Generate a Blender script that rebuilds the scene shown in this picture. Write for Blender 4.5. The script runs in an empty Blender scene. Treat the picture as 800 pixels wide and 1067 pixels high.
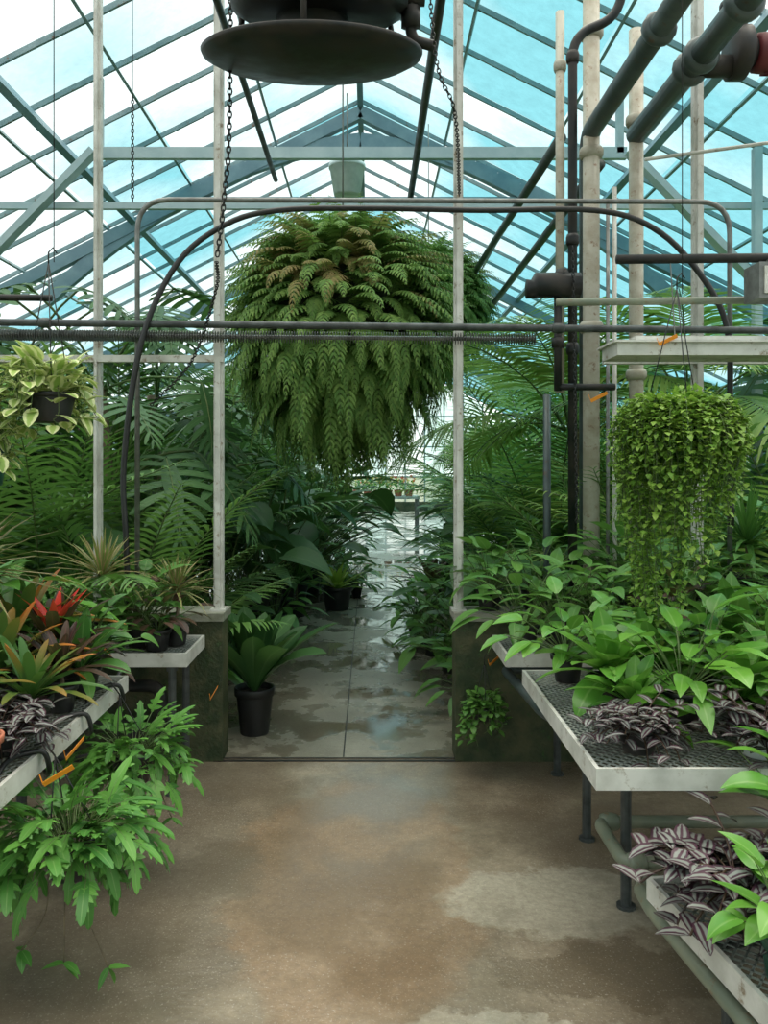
import bpy, math, random
import numpy as np
from mathutils import Vector
rng=np.random.default_rng(11)
random.seed(5)
U=lambda a,b,n=None: rng.uniform(a,b,n)

# ------------------------------------------------------------------ materials
def newmat(name):
    m=bpy.data.materials.new(name); m.use_nodes=True
    nt=m.node_tree; nt.nodes.clear()
    return m,nt
def N(nt,t,**kw):
    n=nt.nodes.new(t)
    for k,v in kw.items(): setattr(n,k,v)
    return n
def L(nt,a,b): nt.links.new(a,b)
def math_(nt,op,a,b=None,c=None,clamp=False):
    n=N(nt,'ShaderNodeMath',operation=op); n.use_clamp=clamp
    for i,x in enumerate((a,b,c)):
        if x is None: continue
        if hasattr(x,'node'): L(nt,x,n.inputs[i])
        else: n.inputs[i].default_value=x
    return n.outputs[0]
def mixc(nt,f,a,b,blend='MIX'):
    n=N(nt,'ShaderNodeMix',data_type='RGBA',blend_type=blend)
    for i,x in ((0,f),(6,a),(7,b)):
        if hasattr(x,'node'): L(nt,x,n.inputs[i])
        elif i==0: n.inputs[0].default_value=x
        else: n.inputs[i].default_value=(*x,1)
    return n.outputs[2]
def maprange(nt,v,a,b,c=0,d=1):
    n=N(nt,'ShaderNodeMapRange'); n.clamp=True
    L(nt,v,n.inputs[0])
    for i,x in enumerate((a,b,c,d)): n.inputs[i+1].default_value=x
    return n.outputs[0]
def noise(nt,vec,scale,detail=3,rough=.55):
    n=N(nt,'ShaderNodeTexNoise'); n.inputs['Scale'].default_value=scale
    n.inputs['Detail'].default_value=detail; n.inputs['Roughness'].default_value=rough
    if vec is not None: L(nt,vec,n.inputs['Vector'])
    return n.outputs[0]
def objco(nt): return N(nt,'ShaderNodeTexCoord').outputs['Object']

def mat_leaf(name,c1,c2,kind=None,c3=(0,0,0),rough=.48,trans=.22,spec=.35):
    m,nt=newmat(name)
    g=N(nt,'ShaderNodeNewGeometry'); oi=N(nt,'ShaderNodeObjectInfo')
    r=math_(nt,'MULTIPLY_ADD',oi.outputs['Random'],.35,math_(nt,'MULTIPLY',g.outputs['Random Per Island'],.75),clamp=True)
    col=mixc(nt,r,c1,c2)
    uv=N(nt,'ShaderNodeUVMap'); sx=N(nt,'ShaderNodeSeparateXYZ'); L(nt,uv.outputs[0],sx.inputs[0])
    across=math_(nt,'ABSOLUTE',math_(nt,'SUBTRACT',sx.outputs[0],.5))
    if kind=='rib':
        col=mixc(nt,maprange(nt,across,.0,.07,.6,0),col,c3)
    if kind=='tip':
        col=mixc(nt,math_(nt,'MULTIPLY',maprange(nt,sx.outputs[1],.40,1.0),maprange(nt,r,.3,.75)),col,c3)
    if kind=='stripe':
        a=math_(nt,'MULTIPLY',maprange(nt,across,.07,.13),maprange(nt,across,.36,.28))
        col=mixc(nt,math_(nt,'MULTIPLY',a,.8),col,c3)
    if kind=='edge':
        nz=noise(nt,objco(nt),22)
        a=maprange(nt,math_(nt,'ADD',across,math_(nt,'MULTIPLY',nz,.25)),.32,.42)
        col=mixc(nt,a,col,c3)
    p=N(nt,'ShaderNodeBsdfPrincipled'); L(nt,col,p.inputs['Base Color'])
    p.inputs['Roughness'].default_value=rough; p.inputs['Specular IOR Level'].default_value=spec
    t=N(nt,'ShaderNodeBsdfTranslucent')
    tc=mixc(nt,.5,col,(.25,.45,.05)) 
    L(nt,mixc(nt,.35,col,tc),t.inputs[0])
    mx=N(nt,'ShaderNodeMixShader'); mx.inputs[0].default_value=trans
    L(nt,p.outputs[0],mx.inputs[1]); L(nt,t.outputs[0],mx.inputs[2])
    o=N(nt,'ShaderNodeOutputMaterial'); L(nt,mx.outputs[0],o.inputs[0])
    return m
def mat_hard(name,c1,c2,scale=6,rough=.5,metal=0,bump=0.0,lo=.4,hi=.65,c3=None):
    m,nt=newmat(name); co=objco(nt)
    n1=noise(nt,co,scale,5,.6)
    col=mixc(nt,maprange(nt,n1,lo,hi),c1,c2)
    if c3: col=mixc(nt,maprange(nt,noise(nt,co,scale*2.7,6,.7),.58,.68),col,c3)
    p=N(nt,'ShaderNodeBsdfPrincipled'); L(nt,col,p.inputs['Base Color'])
    L(nt,maprange(nt,n1,.3,.7,rough-.1,rough+.15),p.inputs['Roughness'])
    p.inputs['Metallic'].default_value=metal
    if bump:
        b=N(nt,'ShaderNodeBump'); b.inputs['Strength'].default_value=bump; b.inputs['Distance'].default_value=.01
        L(nt,noise(nt,co,scale*8,4),b.inputs['Height']); L(nt,b.outputs[0],p.inputs['Normal'])
    o=N(nt,'ShaderNodeOutputMaterial'); L(nt,p.outputs[0],o.inputs[0])
    return m

M={}
M['fern']=mat_leaf('fern_green',(.08,.19,.045),(.22,.34,.085),rough=.65,spec=.2,trans=.35)
M['fern2']=mat_leaf('fern_brownish',(.16,.20,.05),(.28,.21,.09),rough=.65,spec=.2,trans=.35)
M['palm']=mat_leaf('palm_green',(.045,.13,.035),(.13,.27,.06),rough=.5,trans=.28)
M['palm_l']=mat_leaf('palm_light',(.15,.28,.05),(.30,.42,.10),rough=.5,trans=.35)
M['dark']=mat_leaf('leaf_dark',(.02,.07,.022),(.06,.15,.04),'rib',(.10,.20,.07),rough=.45,spec=.3)
M['philo']=mat_leaf('leaf_philodendron',(.03,.09,.034),(.075,.17,.055),'rib',(.12,.21,.08),rough=.5,spec=.3)
M['mid']=mat_leaf('leaf_mid',(.04,.14,.03),(.12,.27,.05),'rib',(.18,.32,.1),rough=.40)
M['bright']=mat_leaf('leaf_bright',(.06,.22,.028),(.16,.38,.05),'rib',(.28,.46,.14),rough=.30,trans=.28,spec=.5)
M['vine']=mat_leaf('leaf_vine',(.09,.24,.03),(.27,.42,.07),rough=.5,trans=.3)
M['lime']=mat_leaf('leaf_lime',(.22,.42,.05),(.42,.52,.10),rough=.45,trans=.35)
M['brom']=mat_leaf('leaf_bromeliad',(.04,.13,.025),(.12,.20,.05),'tip',(.62,.16,.03),rough=.38)
M['red']=mat_leaf('leaf_red',(.60,.015,.03),(.8,.06,.04),rough=.35)
M['maroon']=mat_leaf('leaf_maroon',(.035,.018,.018),(.085,.05,.032),'rib',(.20,.07,.06),rough=.4)
M['drac']=mat_leaf('leaf_dracaena',(.12,.16,.05),(.18,.27,.06),'edge',(.32,.24,.12),rough=.4)
M['zebra']=mat_leaf('leaf_zebrina',(.03,.014,.024),(.07,.026,.045),'stripe',(.25,.28,.25),rough=.38,trans=.08)
M['vari']=mat_leaf('leaf_variegated',(.20,.36,.06),(.34,.45,.12),'edge',(.62,.66,.34),rough=.45)
M['bluefern']=mat_leaf('leaf_bluestar',(.035,.15,.03),(.13,.33,.055),'rib',(.22,.38,.12),rough=.40)
M['stem']=mat_hard('stem_green',(.06,.12,.03),(.12,.16,.05),rough=.5)
M['trunk']=mat_hard('palm_trunk',(.10,.08,.05),(.20,.16,.10),20,rough=.8,bump=.5)
M['black']=mat_hard('black_plastic',(.010,.010,.011),(.02,.021,.021),8,rough=.42)
M['gpot']=mat_hard('green_plastic',(.015,.07,.045),(.02,.09,.06),8,rough=.35)
M['terra']=mat_hard('terracotta',(.35,.10,.05),(.45,.16,.09),8,rough=.7)
M['wpot']=mat_hard('white_plastic',(.7,.74,.74),(.55,.6,.6),8,rough=.5)
M['soil']=mat_hard('soil',(.02,.014,.01),(.07,.045,.03),60,rough=.95,bump=1)
M['white']=mat_hard('painted_white_metal',(.60,.60,.56),(.42,.42,.38),7,rough=.5,c3=(.22,.17,.11))
M['mesh']=mat_hard('expanded_metal_mesh',(.30,.33,.30),(.18,.2,.18),7,rough=.5)
M['cream']=mat_hard('cream_pipe_paint',(.42,.40,.33),(.30,.27,.20),9,rough=.5,c3=(.2,.12,.07))
M['steel']=mat_hard('steel_blue_grey',(.14,.23,.28),(.21,.31,.36),4,rough=.5)
M['steell']=mat_hard('steel_light_grey',(.34,.44,.47),(.45,.54,.56),4,rough=.5)
M['bar']=mat_hard('glazing_bar_paint',(.16,.25,.27),(.26,.35,.37),5,rough=.5,c3=(.16,.10,.07))
M['galv']=mat_hard('galvanised_pipe',(.20,.21,.20),(.12,.12,.115),12,rough=.4,metal=.5)
M['gdark']=mat_hard('weathered_dark_pipe',(.07,.08,.08),(.035,.04,.04),12,rough=.45,metal=.3)
M['dpipe']=mat_hard('dark_grey_pipe',(.045,.065,.065),(.075,.10,.10),8,rough=.4,metal=.2,c3=(.08,.05,.03))
M['gpipe']=mat_hard('green_grey_pipe',(.16,.19,.14),(.22,.235,.17),9,rough=.45,c3=(.2,.13,.07))
M['iron']=mat_hard('black_iron',(.010,.013,.014),(.035,.03,.026),9,rough=.5,metal=.3)
M['redm']=mat_hard('red_motor_paint',(.13,.015,.02),(.08,.012,.015),8,rough=.6)
M['orange']=mat_hard('orange_tag_plastic',(.85,.28,.02),(.9,.36,.03),8,rough=.5)
M['yellow']=mat_hard('yellow_flower',(.8,.6,.1),(.9,.75,.4),30,rough=.6)
M['wall']=mat_hard('mossy_concrete',(.018,.034,.010),(.085,.085,.04),7,rough=.6,bump=.6,c3=(.03,.08,.015))
M['cap']=mat_hard('wall_cap_concrete',(.30,.30,.25),(.16,.17,.12),9,rough=.6,bump=.3)
M['moss']=mat_hard('moss_core',(.02,.035,.012),(.04,.055,.02),20,rough=.95)
M['ground']=mat_hard('outside_ground',(.06,.10,.04),(.12,.13,.07),.8,rough=.95)

def glass(name,tint,white,bias,tr=.2,lo=.60,hi=.80):
    m,nt=newmat(name)
    g=N(nt,'ShaderNodeNewGeometry'); co=objco(nt)
    sx=N(nt,'ShaderNodeSeparateXYZ'); L(nt,co,sx.inputs[0])
    n1=noise(nt,co,.30,2,.5)
    v=math_(nt,'ADD',math_(nt,'MULTIPLY',g.outputs['Random Per Island'],.30),n1)
    v=math_(nt,'ADD',v,math_(nt,'MULTIPLY',sx.outputs[0],-bias))
    f=maprange(nt,v,lo,hi)
    col=mixc(nt,f,tint,white)
    dirt=maprange(nt,noise(nt,co,9,6,.7),.35,.75,1,.82)
    col=mixc(nt,1,col,dirt,'MULTIPLY')
    t=N(nt,'ShaderNodeBsdfTransparent'); L(nt,col,t.inputs[0])
    d=N(nt,'ShaderNodeBsdfTranslucent'); L(nt,col,d.inputs[0])
    mx=N(nt,'ShaderNodeMixShader'); mx.inputs[0].default_value=tr
    L(nt,t.outputs[0],mx.inputs[1]); L(nt,d.outputs[0],mx.inputs[2])
    o=N(nt,'ShaderNodeOutputMaterial'); L(nt,mx.outputs[0],o.inputs[0])
    return m
M['glass']=glass('tinted_roof_glass',(.17,.42,.47),(.62,.70,.70),.035,.22)
M['glassc']=glass('unseen_clear_roof_glass',(.90,.92,.90),(.97,.97,.95),0,.05)  # out-of-view roof panes, made clear to let untinted light onto the front floor
M['glassw']=glass('side_glass',(.6,.78,.72),(.85,.92,.86),.0,.3)

def mat_floor(front):
    m,nt=newmat('wet_concrete_front' if front else 'wet_concrete_path')
    co=objco(nt)
    big=noise(nt,co,.9,4,.55); med=noise(nt,co,3.2,5,.6); fine=noise(nt,co,38,5,.7); spk=noise(nt,co,120,3,.7)
    if front: c=mixc(nt,maprange(nt,big,.38,.62),(.21,.165,.115),(.37,.31,.225))
    else: c=mixc(nt,maprange(nt,big,.38,.62),(.19,.175,.13),(.32,.30,.235))
    c=mixc(nt,maprange(nt,med,.42,.68,0,.6),c,(.155,.112,.072) if front else (.13,.12,.085))
    if front: wet=maprange(nt,noise(nt,co,1.3,4,.6),.42,.52)
    else: wet=maprange(nt,noise(nt,co,2.0,5,.62),.47,.53)
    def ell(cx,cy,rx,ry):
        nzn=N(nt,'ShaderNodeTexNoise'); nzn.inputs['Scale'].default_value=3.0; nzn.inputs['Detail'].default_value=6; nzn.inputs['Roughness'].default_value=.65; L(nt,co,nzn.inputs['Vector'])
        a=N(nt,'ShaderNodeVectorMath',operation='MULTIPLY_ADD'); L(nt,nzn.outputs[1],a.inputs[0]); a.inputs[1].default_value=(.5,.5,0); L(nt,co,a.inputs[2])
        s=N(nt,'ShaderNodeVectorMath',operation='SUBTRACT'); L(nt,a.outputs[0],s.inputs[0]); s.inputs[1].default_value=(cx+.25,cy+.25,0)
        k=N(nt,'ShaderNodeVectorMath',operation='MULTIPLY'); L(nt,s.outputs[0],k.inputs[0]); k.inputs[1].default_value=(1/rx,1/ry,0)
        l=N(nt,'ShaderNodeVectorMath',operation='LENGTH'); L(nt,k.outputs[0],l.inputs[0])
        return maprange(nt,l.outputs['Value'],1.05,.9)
    if front:
        c=mixc(nt,math_(nt,'MULTIPLY',ell(-.05,3.0,.45,.9),.5),c,(.31,.19,.105))
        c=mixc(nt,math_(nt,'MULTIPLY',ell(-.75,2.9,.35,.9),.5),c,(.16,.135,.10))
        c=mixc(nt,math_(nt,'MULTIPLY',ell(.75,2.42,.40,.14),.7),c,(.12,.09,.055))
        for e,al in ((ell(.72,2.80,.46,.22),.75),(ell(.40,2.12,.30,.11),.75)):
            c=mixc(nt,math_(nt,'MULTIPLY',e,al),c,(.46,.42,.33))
    c=mixc(nt,maprange(nt,fine,.35,.7,0,.4),c,(.10,.08,.06))
    c=mixc(nt,maprange(nt,spk,.58,.70,0,.45),c,(.62,.57,.49))
    c=mixc(nt,math_(nt,'MULTIPLY',wet,.35 if front else .45),c,(.07,.06,.045))
    p=N(nt,'ShaderNodeBsdfPrincipled'); L(nt,c,p.inputs['Base Color'])
    rg=maprange(nt,wet,0,1,.27 if front else .36,.09 if front else .035)
    L(nt,rg,p.inputs['Roughness']); p.inputs['Specular IOR Level'].default_value=1.0 if front else .75
    b=N(nt,'ShaderNodeBump'); b.inputs['Distance'].default_value=.005
    L(nt,maprange(nt,wet,0,1,.75,.26 if front else .03),b.inputs['Strength'])
    L(nt,math_(nt,'ADD',math_(nt,'MULTIPLY',fine,.8),noise(nt,co,9,4)),b.inputs['Height']); L(nt,b.outputs[0],p.inputs['Normal'])
    o=N(nt,'ShaderNodeOutputMaterial'); L(nt,p.outputs[0],o.inputs[0])
    return m
M['floorF']=mat_floor(True); M['floorB']=mat_floor(False)

# ------------------------------------------------------------------ mesh builder
def nrm(a): return a/np.maximum(np.linalg.norm(a,axis=-1,keepdims=True),1e-9)
class MB:
    def __init__(s): s.v=[];s.f=[];s.m=[];s.uv=[];s.n=0;s.mats=[]
    def add(s,v,f,mat,uv=None):
        v=np.asarray(v,float).reshape(-1,3); f=np.asarray(f,int).reshape(-1,4)
        if mat not in s.mats: s.mats.append(mat)
        s.v.append(v); s.f.append(f+s.n); s.m.append(np.full(len(f),s.mats.index(mat)))
        s.uv.append(np.zeros((len(v),2)) if uv is None else uv.reshape(-1,2)); s.n+=len(v)
    def mesh(s,name,smooth=True):
        v=np.concatenate(s.v); f=np.concatenate(s.f); mi=np.concatenate(s.m); uv=np.concatenate(s.uv)
        me=bpy.data.meshes.new(name); me.from_pydata(v.tolist(),[],f.tolist())
        for k in s.mats: me.materials.append(M[k])
        me.polygons.foreach_set('material_index',mi.astype(np.int32))
        me.polygons.foreach_set('use_smooth',np.full(len(f),smooth))
        ul=me.uv_layers.new(name='UVMap'); ul.data.foreach_set('uv',uv[f.ravel()].astype(np.float32).ravel())
        me.update(); return me
    def obj(s,name,smooth=True,loc=(0,0,0),rz=0):
        return place(name,s.mesh(name,smooth),loc,rz)
def place(name,me,loc=(0,0,0),rz=0,sc=1):
    o=bpy.data.objects.new(name,me); o.location=loc; o.rotation_euler=(0,0,rz); o.scale=(sc,)*3 if not hasattr(sc,'__len__') else sc
    bpy.context.scene.collection.objects.link(o); return o

def box(mb,lo,hi,mat,bev=0.0):
    x0,y0,z0=lo;x1,y1,z1=hi
    v=[(x0,y0,z0),(x1,y0,z0),(x1,y1,z0),(x0,y1,z0),(x0,y0,z1),(x1,y0,z1),(x1,y1,z1),(x0,y1,z1)]
    mb.add(v,[(0,3,2,1),(4,5,6,7),(0,1,5,4),(1,2,6,5),(2,3,7,6),(3,0,4,7)],mat)
def beam(mb,p0,p1,w,h,mat,up=(0,0,1)):
    p0=np.array(p0,float);p1=np.array(p1,float);d=nrm(p1-p0);s=nrm(np.cross(d,up));u=np.cross(s,d)
    v=[]
    for p in (p0,p1):
        for a,b in ((-1,-1),(1,-1),(1,1),(-1,1)): v.append(p+s*a*w/2+u*b*h/2)
    mb.add(v,[(0,1,2,3),(7,6,5,4),(0,4,5,1),(1,5,6,2),(2,6,7,3),(3,7,4,0)],mat)
def tube(mb,pts,r,mat,seg=8,cap=True):
    pts=np.array(pts,float); n=len(pts); r=np.full(n,r,float) if np.isscalar(r) else np.array(r,float)
    if cap:
        pts=np.concatenate([pts[:1],pts,pts[-1:]]); r=np.concatenate([[r[0]*.02],r,[r[-1]*.02]]); n+=2
    T=np.zeros_like(pts); T[1:-1]=pts[2:]-pts[:-2]; T[0]=pts[1]-pts[0]; T[-1]=pts[-1]-pts[-2]
    if cap: T[0]=T[1]=pts[2]-pts[1]; T[-1]=T[-2]=pts[-2]-pts[-3]
    T=nrm(T); a=np.array([0,0,1.]) if abs(T[0][2])<.9 else np.array([1.,0,0])
    s=nrm(np.cross(T[0],a)); V=[]
    th=np.arange(seg)*2*math.pi/seg
    for i in range(n):
        s=nrm(s-np.dot(s,T[i])*T[i]); u=np.cross(T[i],s)
        V.append(pts[i]+r[i]*(np.cos(th)[:,None]*s+np.sin(th)[:,None]*u))
    V=np.array(V); i=np.arange(n-1)[:,None]*seg; j=np.arange(seg)[None]; j2=(j+1)%seg
    f=np.stack([i+j,i+j2,i+seg+j2,i+seg+j],-1)
    mb.add(V,f,mat)
def fillet(pts,rad=.08,k=6):
    pts=[Vector(p) for p in pts]; out=[pts[0]]
    for i in range(1,len(pts)-1):
        a=(pts[i-1]-pts[i]);b=(pts[i+1]-pts[i]); r=min(rad,a.length*.49,b.length*.49)
        A=pts[i]+a.normalized()*r;B=pts[i]+b.normalized()*r
        for q in range(k+1):
            t=q/k; out.append(A*(1-t)**2+pts[i]*2*t*(1-t)+B*t*t)
    out.append(pts[-1]); return [tuple(p) for p in out]
def smooth_path(pts,k=6):
    P=[np.array(p,float) for p in pts]; P=[2*P[0]-P[1]]+P+[2*P[-1]-P[-2]]; out=[]
    for i in range(1,len(P)-2):
        for q in range(k):
            t=q/k; out.append(.5*((2*P[i])+(-P[i-1]+P[i+1])*t+(2*P[i-1]-5*P[i]+4*P[i+1]-P[i+2])*t*t+(-P[i-1]+3*P[i]-3*P[i+1]+P[i+2])*t**3))
    out.append(P[-2]); return out
def lathe(mb,prof,c,mat,seg=24):
    prof=np.array(prof,float); th=np.arange(seg)*2*math.pi/seg
    V=np.stack([prof[:,0:1]*np.cos(th)+c[0],prof[:,0:1]*np.sin(th)+c[1],np.repeat(prof[:,1:2],seg,1)+c[2]],-1)
    i=np.arange(len(prof)-1)[:,None]*seg; j=np.arange(seg)[None]; j2=(j+1)%seg
    mb.add(V,np.stack([i+j,i+j2,i+seg+j2,i+seg+j],-1),mat)
def pot(mb,r,h,mat='black',c=(0,0,0)):
    lathe(mb,[(.001,0),(r*.72,0),(r*.74,.004),(r*.95,h*.82),(r*.95,h*.83),(r*1.04,h*.83),(r*1.06,h*.98),(r*1.03,h),(r*.95,h),(r*.93,h*.86)],c,mat)
    lathe(mb,[(r*.94,h*.87),(r*.5,h*.9),(.001,h*.91)],c,'soil',16)
    return h*.88

LANCE=(np.array([0,.12,.32,.58,.82,1]),np.array([.2,.72,1,.85,.42,.02]))
STRAP=(np.array([0,.15,.35,.6,.82,.94,1]),np.array([.45,.7,.92,1,.8,.45,.03]))
PADDLE=(np.array([0,.12,.25,.42,.62,.8,.92,1]),np.array([.14,.22,.55,.92,1,.8,.45,.03]))
NARROW=(np.array([0,.3,.7,1]),np.array([.7,1,.7,.02]))
HEART=(np.array([-.16,-.08,0.04,.2,.42,.68,.88,1]),np.array([.35,.75,.98,1.0,.86,.52,.2,.02]))
OVAL=(np.array([0,.15,.4,.7,.9,1]),np.array([.15,.75,1,.8,.4,.05]))
SM=(np.array([0,.4,1]),np.array([.3,1,.05]))
LEAFLET=(np.array([0,.35,.75,1]),np.array([.45,1,.6,.02]))
SERR=(np.array([0,.1,.2,.3,.4,.5,.6,.7,.8,.9,1]),np.array([.4,1.05,.45,1.0,.42,.9,.35,.72,.25,.45,.03]))
def blades(mb,P,D,Ln,W,tmpl,bend,mat,fold=.15,roll=0,side=None,cols=3):
    P=np.atleast_2d(P).astype(float); n=len(P); D=nrm(np.atleast_2d(D).astype(float))
    Ln=np.broadcast_to(np.asarray(Ln,float),(n,)); W=np.broadcast_to(np.asarray(W,float),(n,)); bend=np.broadcast_to(np.asarray(bend,float),(n,)); roll=np.broadcast_to(np.asarray(roll,float),(n,))
    G=np.tile([0.,0,-1],(n,1)); G=G-(G*D).sum(1)[:,None]*D
    gl=np.linalg.norm(G,axis=1); bad=gl<1e-2
    if bad.any(): G[bad]=nrm(np.cross(D[bad],[[.3,.8,.1]]))
    G=nrm(G); S=np.cross(D,G) if side is None else nrm(side-(side*D).sum(1)[:,None]*D)
    if side is not None:
        NN=nrm(np.cross(S,D)); NN=np.where((NN[:,2]>0)[:,None],-NN,NN)
    tu,tw=tmpl; m=len(tu); b=np.where(np.abs(bend)<1e-3,1e-3,bend)[:,None]; bu=b*tu[None]
    C=P[:,None]+Ln[:,None,None]*(D[:,None]*(np.sin(bu)/b)[...,None]+G[:,None]*((1-np.cos(bu))/b)[...,None])
    Nn=G[:,None]*np.cos(bu)[...,None]-D[:,None]*np.sin(bu)[...,None] if side is None else np.repeat(NN[:,None],m,1)
    Sx=np.repeat(S[:,None],m,1); cr=np.cos(roll)[:,None,None]; sr=np.sin(roll)[:,None,None]
    S2=Sx*cr+Nn*sr; N2=Nn*cr-Sx*sr
    hw=(W[:,None]*.5*tw[None])[...,None]
    Lf=C-S2*hw-N2*fold*hw; R=C+S2*hw-N2*fold*hw
    tv=np.clip(tu,0,1)
    if cols==3:
        V=np.stack([Lf,C,R],2); uv=np.zeros((n,m,3,2)); uv[...,0]=[0,.5,1]; uv[...,1]=tv[None,:,None]
        b0=(np.arange(n)*m*3)[:,None]+(np.arange(m-1)*3)[None]
        f=np.concatenate([np.stack([b0,b0+1,b0+4,b0+3],-1).reshape(-1,4),np.stack([b0+1,b0+2,b0+5,b0+4],-1).reshape(-1,4)])
    else:
        V=np.stack([Lf,R],2); uv=np.zeros((n,m,2,2)); uv[...,0]=[0.2,.8]; uv[...,1]=tv[None,:,None]
        b0=(np.arange(n)*m*2)[:,None]+(np.arange(m-1)*2)[None]
        f=np.stack([b0,b0+1,b0+3,b0+2],-1).reshape(-1,4)
    mb.add(V,f,mat,uv)
def dirv(az,el): return np.stack([np.cos(az)*np.cos(el),np.sin(az)*np.cos(el),np.sin(el)],-1)
def spine(P,D,Ln,bend,t):
    D=nrm(np.array(D,float)); G=np.array([0,0,-1.]); G=G-np.dot(G,D)*D
    if np.linalg.norm(G)<1e-2: G=np.array([1.,0,0])
    G=nrm(G); b=bend if abs(bend)>1e-3 else 1e-3; bt=b*t
    C=np.array(P)+Ln*(D*(np.sin(bt)/b)[:,None]+G*((1-np.cos(bt))/b)[:,None])
    T=D*np.cos(bt)[:,None]+G*np.sin(bt)[:,None]; S=np.tile(np.cross(D,G),(len(t),1))
    Nn=G*np.cos(bt)[:,None]-D*np.sin(bt)[:,None]
    return C,T,S,Nn
def frond(mb,P,D,Ln,bend,n,ll,lw,mat,tmpl=LEAFLET,t0=.12,ang=(.35,1.0),ldroop=.5,stem='stem',sr=.004,prof=None,lift=.15,cols=2,jit=.08):
    t=np.linspace(t0,1,n); C,T,S,Nn=spine(P,D,Ln,bend,t)
    pr=np.sin(np.pi*np.clip(.12+.83*t,0,1))**.7 if prof is None else prof(t)
    a=np.linspace(ang[0],ang[1],n)[:,None]
    for sg in (-1,1):
        ja=a+U(-jit,jit,(n,1))
        d=S*sg*np.cos(ja)+T*np.sin(ja)-Nn*lift
        blades(mb,C,d,ll*pr*U(.88,1.1,n),lw*np.clip(pr*1.2,.3,1),tmpl,ldroop,mat,side=T,cols=cols,fold=.05)
    if stem:
        ts=np.linspace(0,1,7); C2=spine(P,D,Ln,bend,ts)[0]; tube(mb,C2,np.linspace(sr,sr*.3,7),stem,4,False)

# ------------------------------------------------------------------ plant species
def rosette(n,Ln,W,mat,el=(1.35,.3),bend=(.4,1.2),tmpl=STRAP,potr=.08,poth=.13,pm='black',z=None,fold=.3,mats=None,stem=0,roll=0):
    mb=MB(); h=pot(mb,potr,poth,pm) if potr else (z or 0)
    if stem:
        tube(mb,[(0,0,h-.02),(.01,0,h+stem*.5),(0,0,h+stem)],.012,'trunk',6); h+=stem
    i=np.arange(n); az=i*2.39996+U(-.25,.25,n); f=i/(n-1); e=el[0]*(1-f)+el[1]*f+U(-.12,.12,n)
    be=bend[0]*(1-f)+bend[1]*f+U(-.15,.15,n); l=Ln*(.65+.35*f)*U(.8,1.1,n)
    P=np.stack([np.cos(az)*.012,np.sin(az)*.012,np.full(n,h)+(1-f)*.02],-1)
    blades(mb,P,dirv(az,e),l,W*U(.85,1.1,n),tmpl,be,mat,fold=fold,roll=U(-roll,roll,n) if roll else 0)
    if mats:
        k=9; az=np.arange(k)*2.4; blades(mb,np.tile([0,0,h+.05],(k,1)),dirv(az,np.full(k,1.15)),Ln*.62,W*.8,LANCE,.5,mats,fold=.3)
    return mb
def broad(n,h,Ll,Wl,mat,tmpl=LANCE,potr=.09,poth=.15,pm='black',el=(.4,1.45),leafdrop=.7,bend=.6,sr=.004,z0=0):
    mb=MB(); h0=pot(mb,potr,poth,pm) if potr else z0
    az=np.arange(n)*2.39996+U(-.4,.4,n); e=U(el[0],el[1],n); l=h*U(.35,1,n)
    D=dirv(az,e); B=np.stack([np.cos(az)*.02,np.sin(az)*.02,np.full(n,h0)],-1)
    tips=[]
    for i in range(n):
        C,T,_,_=spine(B[i],D[i],l[i],.35,np.linspace(0,1,5)); tube(mb,C,np.linspace(sr,sr*.6,5),'stem',4,False); tips.append(C[-1])
    blades(mb,np.array(tips),dirv(az+U(-.3,.3,n),e-leafdrop*U(.7,1.3,n)),Ll*U(.7,1.1,n),Wl*U(.8,1.1,n),tmpl,U(bend*.6,bend*1.4,n),mat,fold=.22,roll=U(-.3,.3,n))
    return mb
def palm(n,Ln,mat,trunk=0,ll=.32,lw=.028,nl=26,el=(.7,1.4),bend=(.7,1.4),potr=.0,base=.12,ldroop=.7):
    mb=MB(); h=pot(mb,potr,potr*1.5) if potr else 0
    if trunk:
        zz=np.linspace(0,trunk,14); tube(mb,[(math.sin(z)*.05,0,z+h) for z in zz],[.05+.008*(i%2) for i in range(14)],'trunk',10); h+=trunk
    for i in range(n):
        az=i*2.39996+U(-.3,.3); e=U(*el)
        frond(mb,(math.cos(az)*base*.4,math.sin(az)*base*.4,h),dirv(az,e),Ln*U(.7,1.1),U(*bend),nl,ll,lw,mat,t0=.28,ldroop=ldroop,sr=.009,lift=.1)
    return mb
def philo(n,h,size,mat):
    mb=MB(); tube(mb,smooth_path([(0,0,0),(.05,0,h*.3),(-.03,.02,h*.7)]),.035,'trunk',8)
    for i in range(n):
        az=i*2.39996+U(-.3,.3); e=U(.2,1.3); z=h*U(.25,.7); l=h*U(.22,.40)
        C=spine((0,0,z),dirv(az,e),l,.5,np.linspace(0,1,5))[0]; tube(mb,C,.008,'stem',5,False)
        d=dirv(az+U(-.3,.3),e-U(.9,1.5)); s=size*U(.75,1.15)
        pf=lambda t: np.where(t<.25,.6+1.6*t,1-.75*(t-.25)/.75)
        frond(mb,C[-1],d,s,.6,10,s*.52,s*.085,mat,tmpl=STRAP,t0=.0,ang=(-.5,1.15),ldroop=.5,prof=pf,sr=.006,cols=3,lift=.0)
        blades(mb,C[-1],d,s*.95,s*.18,LANCE,.6,mat,fold=.1)
    return mb
def fernpot(n,Ln,mat,potr=.09,el=(.3,1.3),bend=(.9,1.8),ll=.06,lw=.016,nl=22,pm='black'):
    mb=MB(); h=pot(mb,potr,potr*1.4,pm) if potr else 0
    for i in range(n):
        az=i*2.39996+U(-.3,.3); frond(mb,(0,0,h),dirv(az,U(*el)),Ln*U(.6,1.1),U(*bend),nl,ll,lw,mat,ldroop=.3,sr=.0025,t0=.15)
    return mb
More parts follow.
